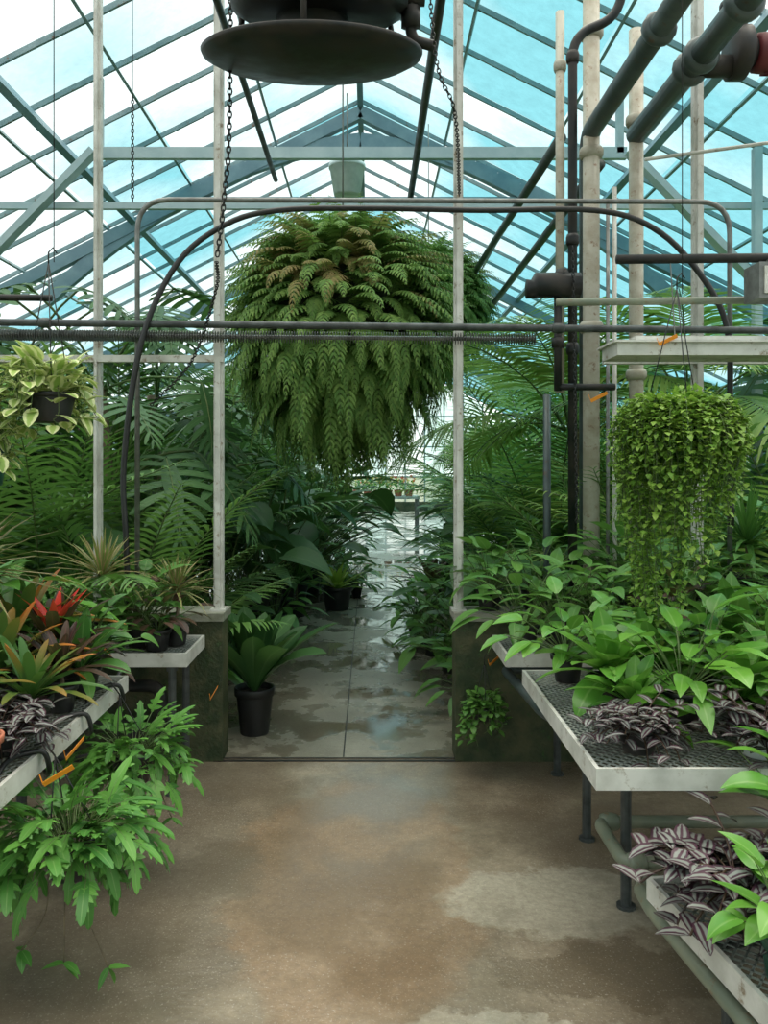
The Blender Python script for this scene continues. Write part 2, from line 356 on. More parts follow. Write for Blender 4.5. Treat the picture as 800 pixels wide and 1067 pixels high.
def bluestar(n,Ln,potr=.085):
    mb=MB(); h=pot(mb,potr,potr*1.4)
    for i in range(n):
        az=i*2.39996+U(-.6,.6); e=U(-.2,1.5); l=Ln*U(.3,1.1); be=U(.4,1.4)
        P=(math.cos(az)*.05,math.sin(az)*.05,h)
        C,T,S,Nn=spine(P,dirv(az,e),l*.6,be,np.linspace(0,1,5)); tube(mb,C,.002,'stem',4,False)
        s=U(.09,.15); d=T[-1]+U(-.7,.7,3)+np.array([0,0,.15])
        pf=lambda t: .95-.45*t
        k=int(U(3,6)); frond(mb,C[-1],d,s*.8,.6,k,s*.42,s*.18,'bluefern',tmpl=LANCE,t0=.15,ang=(.35,.95),ldroop=.4,prof=pf,sr=.0015,cols=3,lift=.05,jit=.3)
        blades(mb,C[-1],d,s*1.08,s*.24,STRAP,.75,'bluefern',fold=.1)
    for k in range(3):
        az=-1.9+k*.5; pts=smooth_path([(0,0,h),(math.cos(az)*.09,math.sin(az)*.09,h-.02),(math.cos(az)*.11,math.sin(az)*.11,h-.16),(math.cos(az)*.12+.06*(k-1),math.sin(az)*.12,h-.26-.03*k)])
        tube(mb,pts,.002,'trunk',4)
        blades(mb,np.tile(pts[-1],(3,1)),dirv(U(-3,3,3),U(-1.2,.2,3)),.06,.028,LANCE,.4,'bluefern')
    return mb
def zebrina(n,R,potr=.08,pm='black',mat='zebra'):
    mb=MB(); h=pot(mb,potr,potr*1.2,pm)
    for i in range(n):
        az=i*2.39996; e=U(.1,1.4); l=R*U(.5,1.1); be=U(.9,1.8)
        t=np.linspace(0,1,7); C,T,S,Nn=spine((math.cos(az)*.03,math.sin(az)*.03,h),dirv(az,e),l,be,t); tube(mb,C,.003,'maroon' if mat=='zebra' else 'stem',4,False)
        for k in range(2,7):
            a2=az+(1.1 if k%2 else -1.1)+U(-.4,.4)
            blades(mb,C[k],dirv(a2,U(-.1,.6)),.075*U(.8,1.15),.038,OVAL,U(.4,.9),mat,fold=.25)
    return mb
def trailing(nst,drop,mat,potr=.11,leaf=.03,lw=None,tmpl=SM,pm='black',out=.1,top=60,step=.022,wires=.5,cols=2,ntop_h=.07,pw=1.0,conv=.9,bulge=0):
    lw=lw or leaf*.8; mb=MB(); h=pot(mb,potr,potr*1.1,pm)
    P=[];D=[]
    for i in range(nst):
        az=U(0,6.283); r=potr*U(.3,1.0); dl=drop*(.12+.88*U(0,1)**pw)*(.66+.34*math.cos(az-3.3))
        o=potr+out*U(.0,1)**.6; cv=1-(1-conv)*min(1,dl/drop*1.1)
        pts=smooth_path([(math.cos(az)*r,math.sin(az)*r,h),(math.cos(az)*(r+o)*.55,math.sin(az)*(r+o)*.55,h+U(.02,ntop_h)),(math.cos(az)*o,math.sin(az)*o,h-.06),(math.cos(az)*o*(1+cv)/2+U(-.02,.02),math.sin(az)*o*(1+cv)/2,h-.06-dl*.5),(math.cos(az)*o*cv+U(-.05,.05),math.sin(az)*o*cv,h-.06-dl)],4)
        tube(mb,pts,.0018,'stem',3,False)
        pa=np.array(pts); seg=np.linalg.norm(np.diff(pa,axis=0),axis=1); cum=np.concatenate([[0],np.cumsum(seg)]); s=np.arange(0,cum[-1],step)
        q=np.stack([np.interp(s,cum,pa[:,k]) for k in range(3)],-1); q+=U(-.014,.014,q.shape); P.append(q); D.append(dirv(az+U(-1.6,1.6,len(s)),U(-.6,.7,len(s))))
    P=np.concatenate(P);D=np.concatenate(D); n=len(P)
    blades(mb,P,D,leaf*U(.6,1.3,n),lw*U(.8,1.2,n),tmpl,U(.3,1.0,n),mat,fold=.15,cols=cols)
    if bulge:
        k=bulge; d=nrm(rng.normal(size=(k,3))); d[:,2]=d[:,2]*.62; d=d*(1+.10*np.sin(d[:,:1]*9)+.08*np.cos(d[:,1:2]*11)); q=d*(potr+out*.85)*U(.75,1.02,(k,1)); q[:,2]+=h-.03
        blades(mb,q,d+U(-.6,.6,(k,3)),leaf*U(.7,1.3,k),lw,tmpl,U(.3,1,k),mat,fold=.15,cols=cols)
    if top:
        az=U(0,6.283,top); rr=potr*np.sqrt(U(0,1,top))*1.1; P=np.stack([np.cos(az)*rr,np.sin(az)*rr,h+U(0,ntop_h,top)],-1)
        blades(mb,P,dirv(az,U(.1,1.3,top)),leaf*1.1,lw*1.1,tmpl,.6,mat,fold=.15,cols=cols)
    if wires:
        for k in range(3):
            a=k*2.094+.5; tube(mb,[(math.cos(a)*potr,math.sin(a)*potr,h),(0,0,h+wires)],.0022,'iron',4)
        tube(mb,[(0,0,h+wires),(0,0,h+wires+.04),(.015,0,h+wires+.06),(.03,0,h+wires+.04)],.003,'iron',5)
    return mb
def giant_fern(R=.5,nf=1150):
    mb=MB()
    pr=[(.001,-R*1.0)]+[(R*.9*math.cos(a),R*1.0*math.sin(a)) for a in np.linspace(-1.4,1.4,12)]+[(.001,R*.99)]
    lathe(mb,pr,(0,0,0),'moss',20)
    for i in range(nf):
        zc=1-2*(i+.5)/nf; az=i*2.39996+U(-.2,.2); rr=math.sqrt(max(0,1-zc*zc))
        P=np.array([math.cos(az)*rr*R*.92,math.sin(az)*rr*R*.92,zc*R*1.0])
        rad=nrm(np.array([math.cos(az)*rr,math.sin(az)*rr,zc*.6]))
        up=.5 if zc>.2 else (.3 if zc>-.25 else (.15 if zc>-.6 else -.2))
        d=rad+np.array([0,0,up])+U(-.32,.32,3)
        Ln=U(.22,.44)*(1.0 if zc>-.3 else (1.0+.35*(-.3-zc)));  be=U(1.1,2.1) if zc>-.6 else U(.8,1.5)
        mat='fern2' if (zc>.25 and U(0,1)<.28 and math.cos(az+.9)>-.1) else 'fern'
        frond(mb,P,d,Ln,be,13,.10,.032,mat,tmpl=SERR,t0=.10,ang=(.25,.9),ldroop=.8,sr=.003,prof=lambda t:(1.05-t)**.7+.05,lift=.0)
    return mb

# ------------------------------------------------------------------ ROOM
RX,RZ,SL,EX=-.1,5.5,.5,6.4
Y0,Y1=-3.0,27.0
def roofz(x): return RZ-SL*abs(x-RX)
mb=MB(); v=[(-7,Y0,0),(7,Y0,0),(7,4.18,0),(-7,4.18,0)]; mb.add(v,[(0,1,2,3)],'floorF')
v=[(-7,4.18,0),(7,4.18,0),(7,Y1,0),(-7,Y1,0)]; mb.add(v,[(0,1,2,3)],'floorB'); mb.obj('floor',False)
mb=MB(); mb.add([(-80,-60,-.05),(80,-60,-.05),(80,120,-.05),(-80,120,-.05)],[(0,1,2,3)],'ground'); mb.obj('outside_ground',False)
mb=MB(); box(mb,(-.79,4.13,.0),(.46,4.15,.004),'iron'); box(mb,(-.79,4.17,.0),(.46,4.185,.003),'iron'); box(mb,(-.138,4.2,0),(-.131,13,.0015),'iron')
box(mb,(-.7,8.6,0),(.6,8.606,.0015),'iron')
mb.obj('trim_1',False)
DY=.66
mb=MB(); ys=np.arange(Y0,Y1,DY); rows=7; wx=EX/rows
for sg in (-1,1):
    for r in range(rows):
        xa=RX+sg*(wx*r); xb=RX+sg*(wx*(r+1))
        for y in ys:
            yb=min(y+DY,Y1); mb.add([(xa,y,roofz(xa)),(xb,y,roofz(xb)),(xb,yb,roofz(xb)),(xa,yb,roofz(xa))],[(0,1,2,3)],'glass' if yb>5.0 else 'glassc')
mb.obj('ceiling',False)
mb=MB()
for sg in (-1,1):
    xe=RX+sg*EX; nrmv=(sg*SL,0,1)
    for y in ys: beam(mb,(RX,y,RZ-.03),(xe,y,roofz(xe)-.03),.022,.04,'bar',nrmv)
    for r in range(0,rows+1):
        x=RX+sg*wx*r; beam(mb,(x,Y0,roofz(x)-.06),(x,Y1,roofz(x)-.06),.022,.035,'bar',nrmv)
    x=RX+sg*2.45; beam(mb,(x,Y0,roofz(x)-.14),(x,Y1,roofz(x)-.14),.06,.10,'steel',nrmv)
    x=RX+sg*4.6; beam(mb,(x,Y0,roofz(x)-.14),(x,Y1,roofz(x)-.14),.06,.10,'steel',nrmv)
beam(mb,(RX,Y0,RZ-.08),(RX,Y1,RZ-.08),.06,.14,'steel'); mb.obj('roof_glazing_frame',False)
def truss(y,tiez=None,w=.10,arch=True,tiew=.08,h=.13):
    mb=MB()
    for sg in (-1,1):
        xe=RX+sg*EX; beam(mb,(RX,y,RZ-.2),(xe,y,roofz(xe)-.2),w,h,'steel',(sg*SL,0,1))
        beam(mb,(xe,y,0),(xe,y,roofz(xe)-.1),.12,.12,'steel',(0,1,0))
    if tiez:
        hw=(RZ-tiez)/SL-.3; beam(mb,(RX-hw,y,tiez),(RX+hw,y,tiez),.05,tiew,'steel')
    if arch:
        zf=lambda x: RZ-.50-.12*x*x-.10*abs(x)
        pts=[(RX+x,y,zf(x)) for x in np.linspace(-3.4,3.4,29)]
        for a,b in zip(pts[:-1],pts[1:]): beam(mb,a,b,.08,.15,'steel',(0,0,1))
        for x in (-2.9,-2.0,-1.2,1.2,2.0,2.9): beam(mb,(RX+x,y,zf(x)),(RX+x*1.03,y,roofz(RX+x*1.03)-.2),.03,.03,'steel',(0,1,0))
    return mb.obj('roof_truss',False)
truss(8.8,4.35); truss(13,None,arch=False); truss(17,4.3,arch=False); truss(21,4.3,arch=False); truss(.2,None,arch=False)
truss(4.3,None,w=.05,arch=False,h=.07)
# tie beam frame
mb=MB(); ty=6.2
beam(mb,(-2.08,ty,3.87),(1.95,ty,3.87),.05,.085,'steell'); beam(mb,(-4.0,ty+.06,3.49),(3.8,ty+.06,3.49),.04,.05,'steell')
for x in (-2.05,1.9): beam(mb,(x,ty,3.87),(x,ty,roofz(x)-.08),.05,.05,'steell',(0,1,0))
beam(mb,(-2.08,ty-.05,3.87),(-3.05,ty-.05,2.88),.05,.10,'steell',(0,1,0)); beam(mb,(1.95,ty-.05,3.87),(2.92,ty-.05,2.88),.05,.10,'steell',(0,1,0))
for x in (-3.05,2.92): beam(mb,(x,ty-.05,0),(x,ty-.05,roofz(x)-.1),.06,.06,'steell',(0,1,0))
mb.obj('roof_tie_frame',False)
for nm,xs in (('wall_left',-6.5),('wall_right',6.3)):
    mb=MB(); box(mb,(xs-.1,Y0,0),(xs+.1,Y1,.6),'wall'); box(mb,(xs-.12,Y0,.6),(xs+.12,Y1,.65),'cap')
    for y in ys: mb.add([(xs,y,.65),(xs,y+DY,.65),(xs,y+DY,2.35),(xs,y,2.35)],[(0,1,2,3)],'glassw'); box(mb,(xs-.02,y-.015,.65),(xs+.02,y+.015,2.35),'bar')
    mb.obj(nm,False)
for nm,yy in (('wall_back',Y1),('wall_front',Y0)):
    mb=MB(); box(mb,(-6.5,yy-.1,0),(6.3,yy+.1,.5 if yy<0 else .3),'wall')
    for x in np.arange(-6.5,6.3,.64):
        z1=roofz(x)-.05;z2=roofz(x+.64)-.05; mb.add([(x,yy,.3),(x+.64,yy,.3),(x+.64,yy,z2),(x,yy,z1)],[(0,1,2,3)],'glassw'); box(mb,(x-.02,yy-.03,.3),(x+.02,yy+.03,z1),'bar')
    for z in (1.1,2.1,3.1): box(mb,(-6.3,yy-.02,z),(6.1,yy+.02,z+.04),'bar') if z<2.3 else box(mb,(-4.5,yy-.02,z),(4.3,yy+.02,z+.04),'bar')
    mb.obj(nm,False)
mb=MB()
box(mb,(-6.4,4.13,0),(-.745,4.30,.715),'wall'); box(mb,(-6.4,4.10,.715),(-.735,4.33,.755),'cap')
mb.obj('wall_partition_left',False)
mb=MB(); box(mb,(.435,4.13,0),(6.2,4.30,.715),'wall'); box(mb,(.425,4.10,.715),(6.2,4.33,.755),'cap'); mb.obj('wall_partition_right',False)
for x,w in ((-1.40,.036),(-.777,.048),(.457,.046),(1.69,.05),(-2.7,.05),(3.1,.05)):
    mb=MB(); box(mb,(x-w/2,4.19,.755),(x+w/2,4.23,roofz(x)-.1),'white'); box(mb,(x-w/2+.012,4.165,.755),(x+w/2-.012,4.19,roofz(x)-.1),'white'); box(mb,(x-w*.8,4.16,.755),(x+w*.8,4.26,.765),'white'); mb.obj('partition_post',False)
mb=MB(); box(mb,(-6.3,4.17,2.03),(-.75,4.21,2.065),'white'); mb.obj('partition_rail',False)
mb=MB(); box(mb,(1.2,4.17,2.02),(6.1,4.21,2.05),'white'); mb.obj('partition_rail',False)

# ------------------------------------------------------------------ PIPES
def pipe(name,pts,r,mat,fil=.08,seg=12,collars=()):
    mb=MB(); tube(mb,fillet(pts,fil) if len(pts)>2 else pts,r,mat,seg)
    for c,ax in collars:
        a=np.array(c,float); d=np.array({'x':(1,0,0),'y':(0,1,0),'z':(0,0,1)}[ax],float)
        tube(mb,[a-d*.03,a-d*.012,a+d*.012,a+d*.03],[r*1.2,r*1.45,r*1.45,r*1.2],mat,seg)
    return mb.obj(name)
pipe('heating_pipe',[(-3.2,4.02,2.22),(3.4,4.02,2.15)],.018,'gdark',collars=[((-1.6,4.02,2.203),'x'),((.93,4.02,2.176),'x')])
n=215; x0=np.linspace(-1.9,.82,n); xs=(x0[:,None]+np.array([0,.0006,.0022,.0028])[None]).ravel(); rr=np.tile([.011,.030,.030,.011],n)
mb=MB(); tube(mb,[(x,4.06,2.135-.008*x) for x in xs],rr,'galv',10); tube(mb,[(-3.2,4.06,2.16),(-1.9,4.06,2.15)],.011,'galv',8); mb.obj('finned_heating_pipe',False)
pipe('conduit_hoop',[(-1.167,4.1,.76),(-1.167,4.1,2.836),(1.81,4.1,2.825),(1.81,4.1,.76)],.013,'galv',.16)
mb=MB(); tube(mb,smooth_path([(-1.19,4.04,.72),(-1.2,4.02,1.14),(-1.21,4.02,1.52),(-1.12,4.0,2.1),(-.953,4.04,2.5),(-.715,4.06,2.70),(-.45,4.06,2.77),(0,4.06,2.78),(.55,4.06,2.77),(1.12,4.06,2.77),(1.406,4.05,2.68),(1.62,4.05,2.477),(1.763,4.03,2.19),(1.79,4.05,1.76),(1.8,4.06,1.2)],6),.015,'black',8); mb.obj('black_hose')
pipe('overhead_pipe',[(.32,1.0,3.6),(.32,6.5,3.6)],.024,'iron')
pipe('overhead_pipe',[(-.69,1.0,3.6),(-.69,6.0,3.6)],.018,'iron')
pipe('heating_main_pipe',[(1.206,1.2,3.32),(1.206,4.5,3.32),(1.206,4.5,.0)],.05,'dpipe',.12,16,[((1.206,3.4,3.32),'y')])
pipe('heating_main_pipe',[(1.47,1.2,3.32),(1.47,4.5,3.32)],.056,'dpipe',.12,16,[((1.47,3.62,3.32),'y'),((1.47,3.74,3.32),'y'),((1.47,3.2,3.32),'y')])
pipe('riser_pipe',[(1.206,4.44,.0),(1.206,4.44,4.1)],.046,'cream',collars=[((1.206,4.44,2.25),'z'),((1.206,4.44,3.2),'z'),((1.206,4.44,3.85),'z')])
pipe('riser_pipe',[(1.05,4.5,1.9),(1.05,4.5,4.0)],.025,'cream',collars=[((1.05,4.5,3.7),'z')])
pipe('riser_pipe',[(1.47,4.5,.0),(1.47,4.5,3.9)],.040,'cream',collars=[((1.47,4.5,2.0),'z'),((1.47,4.5,3.4),'z')])
pipe('riser_pipe',[(1.32,4.4,.0),(1.32,4.4,3.0)],.013,'white')
pipe('riser_pipe',[(1.27,4.35,.0),(1.27,4.35,2.9)],.010,'galv')
pipe('steam_pipe',[(1.045,4.2,.76),(1.045,4.2,3.72),(1.28,4.2,3.80),(1.34,4.15,4.3)],.024,'iron',.12,12,[((1.045,4.2,2.66),'z'),((1.045,4.2,3.6),'z'),((1.045,4.2,2.1),'z')])
mb=MB(); tube(mb,[(.80,4.16,2.40),(.84,4.16,2.40),(.85,4.16,2.42),(1.07,4.16,2.42)],[.05,.05,.065,.065],'iron',12); tube(mb,[(.98,4.16,2.44),(.98,4.16,2.50)],[.05,.03],'iron',10); tube(mb,[(.96,4.16,2.4),(.96,4.16,1.88)],.02,'iron',10)
tube(mb,[(.96,4.16,2.1),(.96,4.16,2.15)],.032,'iron',10); tube(mb,[(.96,4.16,1.9),(1.25,4.16,1.9)],.018,'iron',10); mb.obj('steam_valve')
pipe('drain_pipe',[(1.0,4.6,1.9),(1.0,4.6,.4)],.022,'dpipe')
pipe('overhead_pipe',[(1.08,4.6,3.35),(1.08,8.8,3.5)],.03,'dpipe')
pipe('overhead_pipe',[(1.3,4.6,3.2),(1.3,9,3.2)],.03,'dpipe')
pipe('conduit',[(1.15,3.8,2.46),(3.2,3.8,2.48)],.022,'iron')
pipe('conduit',[(.87,3.8,2.26),(1.74,3.8,2.27)],.018,'gpipe')
pipe('conduit',[(-3.2,3.8,2.30),(-1.48,3.8,2.28)],.016,'iron')
pipe('thin_conduit',[(1.35,4.0,3.0),(3.2,4.0,3.25)],.009,'white')
mb=MB(); box(mb,(1.10,3.62,1.99),(2.4,3.86,2.05),'white'); box(mb,(1.2,3.68,2.05),(2.3,3.80,2.085),'white')
box(mb,(1.08,3.60,2.046),(2.42,3.88,2.056),'white')
tube(mb,[(1.4,3.74,2.08),(1.4,3.8,2.46)],.003,'galv',5);tube(mb,[(2.1,3.74,2.08),(2.1,3.8,2.46)],.003,'galv',5); mb.obj('hanging_light_fixture',False)
mb=MB(); box(mb,(1.72,3.6,2.24),(1.98,3.75,2.40),'galv'); box(mb,(1.74,3.59,2.26),(1.96,3.6,2.38),'white'); tube(mb,[(1.85,3.7,2.4),(1.85,3.8,2.46)],.01,'galv',6); mb.obj('electrical_box',False)
mb=MB(); px,py,pz=1.62,3.72,3.38
tube(mb,[(px+.02,py,pz),(px+.03,py,pz),(px+.09,py,pz),(px+.1,py,pz),(px+.12,py,pz)],[.1,.12,.12,.1,.07],'iron',20)
tube(mb,[(px+.10,py,pz),(px+.11,py,pz),(px+.14,py,pz)],[.06,.07,.06],'iron',16)
tube(mb,[(px+.13,py,pz),(px+.14,py,pz),(px+.17,py,pz),(px+.37,py,pz),(px+.40,py,pz),(px+.41,py,pz)],[.07,.085,.088,.088,.075,.03],'redm',20)
for a in range(12):
    th=a*math.pi/6; beam(mb,(px+.18,py+.088*math.cos(th),pz+.088*math.sin(th)),(px+.36,py+.088*math.cos(th),pz+.088*math.sin(th)),.006,.015,'redm',(0,math.cos(th),math.sin(th)))
tube(mb,[(px-.15,py,pz-.06),(px+.06,py,pz-.06)],.05,'iron',14); tube(mb,[(px+.06,py,pz+.1),(px+.06,py,pz+.45)],.04,'iron',12)
tube(mb,[(px+.06,py,pz+.2),(px+.06,py,pz+.23)],.08,'iron',16); mb.obj('circulation_pump')
mb=MB()
lathe(mb,[(.001,-.05),(.12,-.05),(.2,-.04),(.36,-.02),(.4,0),(.405,.012),(.39,.02),(.3,.03),(.2,.05),(.001,.06)],(0,0,0),'iron',48)
lathe(mb,[(.10,.05),(.13,.06),(.13,.15),(.11,.17),(.001,.17)],(0,0,0),'iron',24)
lathe(mb,[(.001,.13),(.27,.13),(.32,.16),(.33,.34),(.31,.36),(.001,.37)],(0.03,0,0),'iron',32)
lathe(mb,[(.345,.22),(.36,.22),(.36,.25),(.345,.25),(.345,.22)],(0.03,0,0),'dpipe',32)
for a in (.5,2.6,4.7):
    tube(mb,[(.36*math.cos(a),.36*math.sin(a),.0),(.30*math.cos(a),.30*math.sin(a),.3)],.012,'iron',6)
tube(mb,fillet([(.3,.0,.3),(.36,.0,.24),(.36,0,.06),(.44,0,.04)],.04),.02,'iron',8); tube(mb,[(.36,0,.1),(.36,0,.17)],.036,'iron',10); tube(mb,[(.31,0,.2),(.41,0,.2)],.03,'iron',10); tube(mb,[(.36,0,.3),(.36,0,.42)],.03,'iron',10)
o=mb.obj('ceiling_fan_unit',True,(-.21,3.0,3.0)); o.rotation_euler=(math.radians(13),0,0)
def chain(name,pts,link=.035,r=.0035,mat='iron'):
    P=np.array(smooth_path(pts,8)); sg=np.linalg.norm(np.diff(P,axis=0),axis=1); cum=np.concatenate([[0],np.cumsum(sg)]); s=np.arange(0,cum[-1],link*.72)
    q=np.stack([np.interp(s,cum,P[:,k]) for k in range(3)],-1); mb=MB()
    for i in range(len(q)-1):
        d=nrm(q[i+1]-q[i]); a=np.array([0,1,0.]) if abs(d[1])<.9 else np.array([1,0,0.]); s1=nrm(np.cross(d,a)); s2=np.cross(d,s1); w=s1 if i%2 else s2
        th=np.arange(9)*2*math.pi/8; c=(q[i]+q[i+1])/2
        tube(mb,[c+d*math.cos(t)*link*.5+w*math.sin(t)*link*.27 for t in th],r,mat,4,False)
    return mb.obj(name)
chain('hanging_chain',[(-.53,3.1,5.2),(-.53,3.1,3.0),(-.56,3.15,2.55),(-.60,3.2,2.3)],.03,.003)
chain('hanging_chain',[(-.60,3.2,2.3),(-.66,3.5,2.25),(-.85,3.9,2.0),(-1.1,4.1,1.8)],.026,.0025)
chain('hanging_chain',[(.20,3.2,5.2),(.24,3.2,3.3),(.34,3.25,2.9),(.44,4.0,2.82)],.026,.0025)
chain('hanging_chain',[(1.94,3.95,4.4),(1.94,3.95,2.6)],.03,.003)
chain('hanging_chain',[(-1.22,4.2,3.4),(-1.22,4.2,2.85)],.026,.0025)
chain('hanging_chain',[(1.02,4.1,2.6),(1.03,4.05,1.2)],.026,.0025)
def wire(x,y,z0,z1):
    mb=MB(); tube(mb,[(x,y,z0),(x,y,z1)],.002,'iron',5); tube(mb,[(x-.02,y,z1-.02),(x-.02,y,z1),(x,y,z1+.02),(x+.02,y,z1)],.003,'iron',5); mb.obj('hanging_wire')
wire(-1.22,4.2,3.4,4.9)
# ------------------------------------------------------------------ BENCHES
def bench(w,l,z,legs,lip=.055):
    mb=MB(); t=.012
    box(mb,(0,0,z-lip),(w,t,z+.006),'white'); box(mb,(0,l-t,z-lip),(w,l,z+.006),'white'); box(mb,(0,t,z-lip),(t,l-t,z+.006),'white'); box(mb,(w-t,t,z-lip),(w,l-t,z+.006),'white')
    box(mb,(t,t,z-lip),(w-t,.05,z-lip+.006),'white'); box(mb,(t,t,z-lip),(.05,l-t,z-lip+.006),'white')
    for k in range(1,4): box(mb,(t,l*k/4-.015,z-lip+.002),(w-t,l*k/4+.015,z-.012),'galv')
    sp=.026; zz=z-.008
    for fam in (1,-1):
        c=-l if fam==1 else 0
        while c<(w if fam==1 else w+l):
            pts=[(c+fam*y,y) for y in (t,l-t)]
            def clip(x,y):
                if x<t: return (t,(t-c)/fam)
                if x>w-t: return (w-t,(w-t-c)/fam)
                return (x,y)
            A=clip(*pts[0]);B=clip(*pts[1])
            if 0<=A[1]<=l and 0<=B[1]<=l and math.hypot(A[0]-B[0],A[1]-B[1])>.02:
                beam(mb,(A[0],A[1],zz),(B[0],B[1],zz),.0055,.003,'mesh')
            c+=sp*1.35
    for lx,ly in legs:
        tube(mb,[(lx,ly,0),(lx,ly,z-lip+.01)],.018,'gdark',12); tube(mb,[(lx,ly,0),(lx,ly,.01)],.032,'gdark',12); tube(mb,[(lx,ly,z-lip-.03),(lx,ly,z-lip+.005)],.026,'gdark',12)
    return mb
ZB=.65
bench(1.3,1.10,ZB,[(.24,.5),(1.1,.5),(.24,1.0),(1.1,1.0)]).obj('plant_bench',False,(.63,2.27,0))
bench(1.3,1.72,ZB,[(1.05,.3),(.2,.3),(1.05,1.3),(.2,1.3)]).obj('plant_bench',False,(-2.27,1.56,0))
bench(1.3,.40,ZB,[(1.22,.06),(.2,.06),(1.22,.34),(.2,.34)]).obj('plant_bench',False,(-2.12,3.66,0))
bench(1.5,.40,ZB,[(.3,.3),(1.3,.06),(1.3,.34)]).obj('plant_bench',False,(.61,3.66,0))
bench(1.0,1.2,.36,[(.09,.95),(.9,.95),(.09,.2),(.9,.2)]).obj('plant_bench',False,(.93,1.06,0),math.radians(8))
pipe('floor_heating_pipe',[(2.2,2.93,.22),(.82,2.93,.22),(.82,2.63,.22),(1.5,2.63,.22),(1.5,2.63,0)],.022,'gpipe',.05,12,[((.86,2.93,.22),'x'),((.86,2.63,.22),'x'),((1.05,2.63,.22),'x')])
pipe('floor_heating_pipe',[(2.2,2.52,.2),(.83,2.52,.2),(.80,2.30,.24),(.88,1.6,.24),(.88,1.6,0)],.022,'gpipe',.05,12,[((.88,2.52,.2),'x')])
pipe('floor_heating_pipe',[(1.5,4.0,.5),(.66,4.0,.5),(.70,3.3,.5),(.85,3.0,.48),(2.0,3.0,.48)],.022,'dpipe',.05)
pipe('floor_heating_pipe',[(-3,4.0,.42),(-1.02,4.0,.42),(-1.02,4.0,.1),(-1.6,3.9,.1)],.03,'iron',.07)
pipe('floor_heating_pipe',[(-3,3.95,.25),(-1.15,3.95,.25),(-1.15,3.95,0)],.03,'iron',.07)
mb=MB(); pts=[]
for k in range(4):
    y=2.0+k*.36; pts+=[(-1.0,y,.665),(-.955,y+.03,.66),(-.945,y+.05,.60),(-.985,y+.12,.57),(-1.02,y+.2,.62),(-1.02,y+.28,.665)]
tube(mb,smooth_path(pts,5),.008,'black',8); mb.obj('irrigation_hose')
def tag(loc,rz,tilt=0.4,s=1):
    mb=MB(); beam(mb,(0,0,0),(.08*s,0,.05*s*tilt*2),.018*s,.0015,'orange',(0,.8,.4)); tube(mb,[(0,0,0),(-.01,0,.03)],.0015,'orange',4); mb.obj('plant_tag',False,loc,rz)
for l,r in (((1.27,3.58,2.03),0),((1.03,3.8,1.80),.1),((.60,4.09,.50),.6),((-.93,2.5,.60),1.2),((-.92,2.30,.60),.4),((-.79,4.05,.34),1.3)): tag(l,r)

# ------------------------------------------------------------------ PLANTS
mesh={}
def reg(k,mb): mesh[k]=mb.mesh(k)
reg('areca_palm',palm(24,1.9,'palm',el=(.95,1.5),bend=(.4,1.15))); reg('areca_palm_b',palm(22,1.7,'palm',ll=.30,nl=30,el=(.95,1.5),bend=(.35,1.1)))
reg('light_palm',palm(20,1.8,'palm_l',ll=.4,lw=.024,nl=32,el=(.9,1.5),bend=(.5,1.3)))
reg('kentia_palm',palm(15,1.5,'palm_l',trunk=1.6,ll=.5,lw=.026,nl=34,el=(.2,1.35),bend=(.9,1.6)))
reg('kentia_palm_b',palm(15,1.4,'palm',trunk=1.6,ll=.5,lw=.026,nl=34,el=(.1,1.35),bend=(.9,1.7)))
reg('split_leaf_philodendron',philo(30,2.6,.6,'philo')) 
reg('elephant_ear_plant',broad(16,1.0,.34,.24,'dark',HEART,.15,.25,leafdrop=1.3,bend=.6,sr=.009,el=(.8,1.5)))
reg('rubber_plant',broad(48,.95,.22,.11,'dark',OVAL,.14,.22,sr=.006,el=(.6,1.5)))
reg('aglaonema_plant',broad(32,.38,.24,.085,'mid',LANCE,.09,.15))
reg('peace_lily_plant',broad(36,.38,.20,.085,'bright',LANCE,.09,.15))
reg('leafy_houseplant',broad(48,.30,.12,.06,'mid',HEART,.07,.11,sr=.003))
reg('dark_houseplant',broad(44,.28,.12,.055,'maroon',OVAL,.08,.12,sr=.003))
reg('spider_plant',rosette(46,.42,.018,'mid',bend=(.6,2.0),tmpl=NARROW))
reg('dracaena_plant',rosette(54,.36,.020,'drac',el=(1.45,0),bend=(.1,1.0),tmpl=NARROW,stem=.22))
reg('yucca_plant',rosette(50,.5,.035,'mid',el=(1.45,0),bend=(.1,.8),tmpl=NARROW,stem=.2,potr=.12,poth=.2))
reg('bromeliad_plant',rosette(26,.34,.042,'brom',el=(1.4,.5),bend=(.3,1.2)))
reg('red_bromeliad_plant',rosette(24,.32,.042,'maroon',el=(1.3,.3),bend=(.4,1.2),mats='red'))
reg('cordyline_plant',rosette(26,.36,.05,'maroon',el=(1.45,.4),bend=(.3,1.1),stem=.06))
reg('birds_nest_fern',rosette(24,.35,.088,'bright',el=(1.4,.35),bend=(.4,1.3),tmpl=PADDLE,potr=.085,poth=.10,fold=.2,roll=.45))
reg('green_rosette_plant',rosette(22,.33,.065,'mid',el=(1.4,.35),bend=(.3,1.1),tmpl=PADDLE,potr=.08,poth=.12,fold=.2,roll=.3))
reg('large_birds_nest_fern',rosette(24,.58,.13,'dark',el=(1.5,.9),bend=(.1,.9),tmpl=PADDLE,potr=.10,poth=.24,fold=.3,roll=.3))
reg('agave_plant',rosette(26,.42,.05,'lime',el=(1.4,.3),bend=(.1,.5),tmpl=LANCE,potr=.16,poth=.24))
reg('boston_fern',fernpot(46,.42,'mid',ll=.055))
reg('blue_star_fern',bluestar(170,.27)); reg('blue_star_fern_b',bluestar(130,.27))
reg('zebrina_plant',zebrina(44,.2)); reg('zebrina_plant_b',zebrina(38,.18,pm='wpot'))
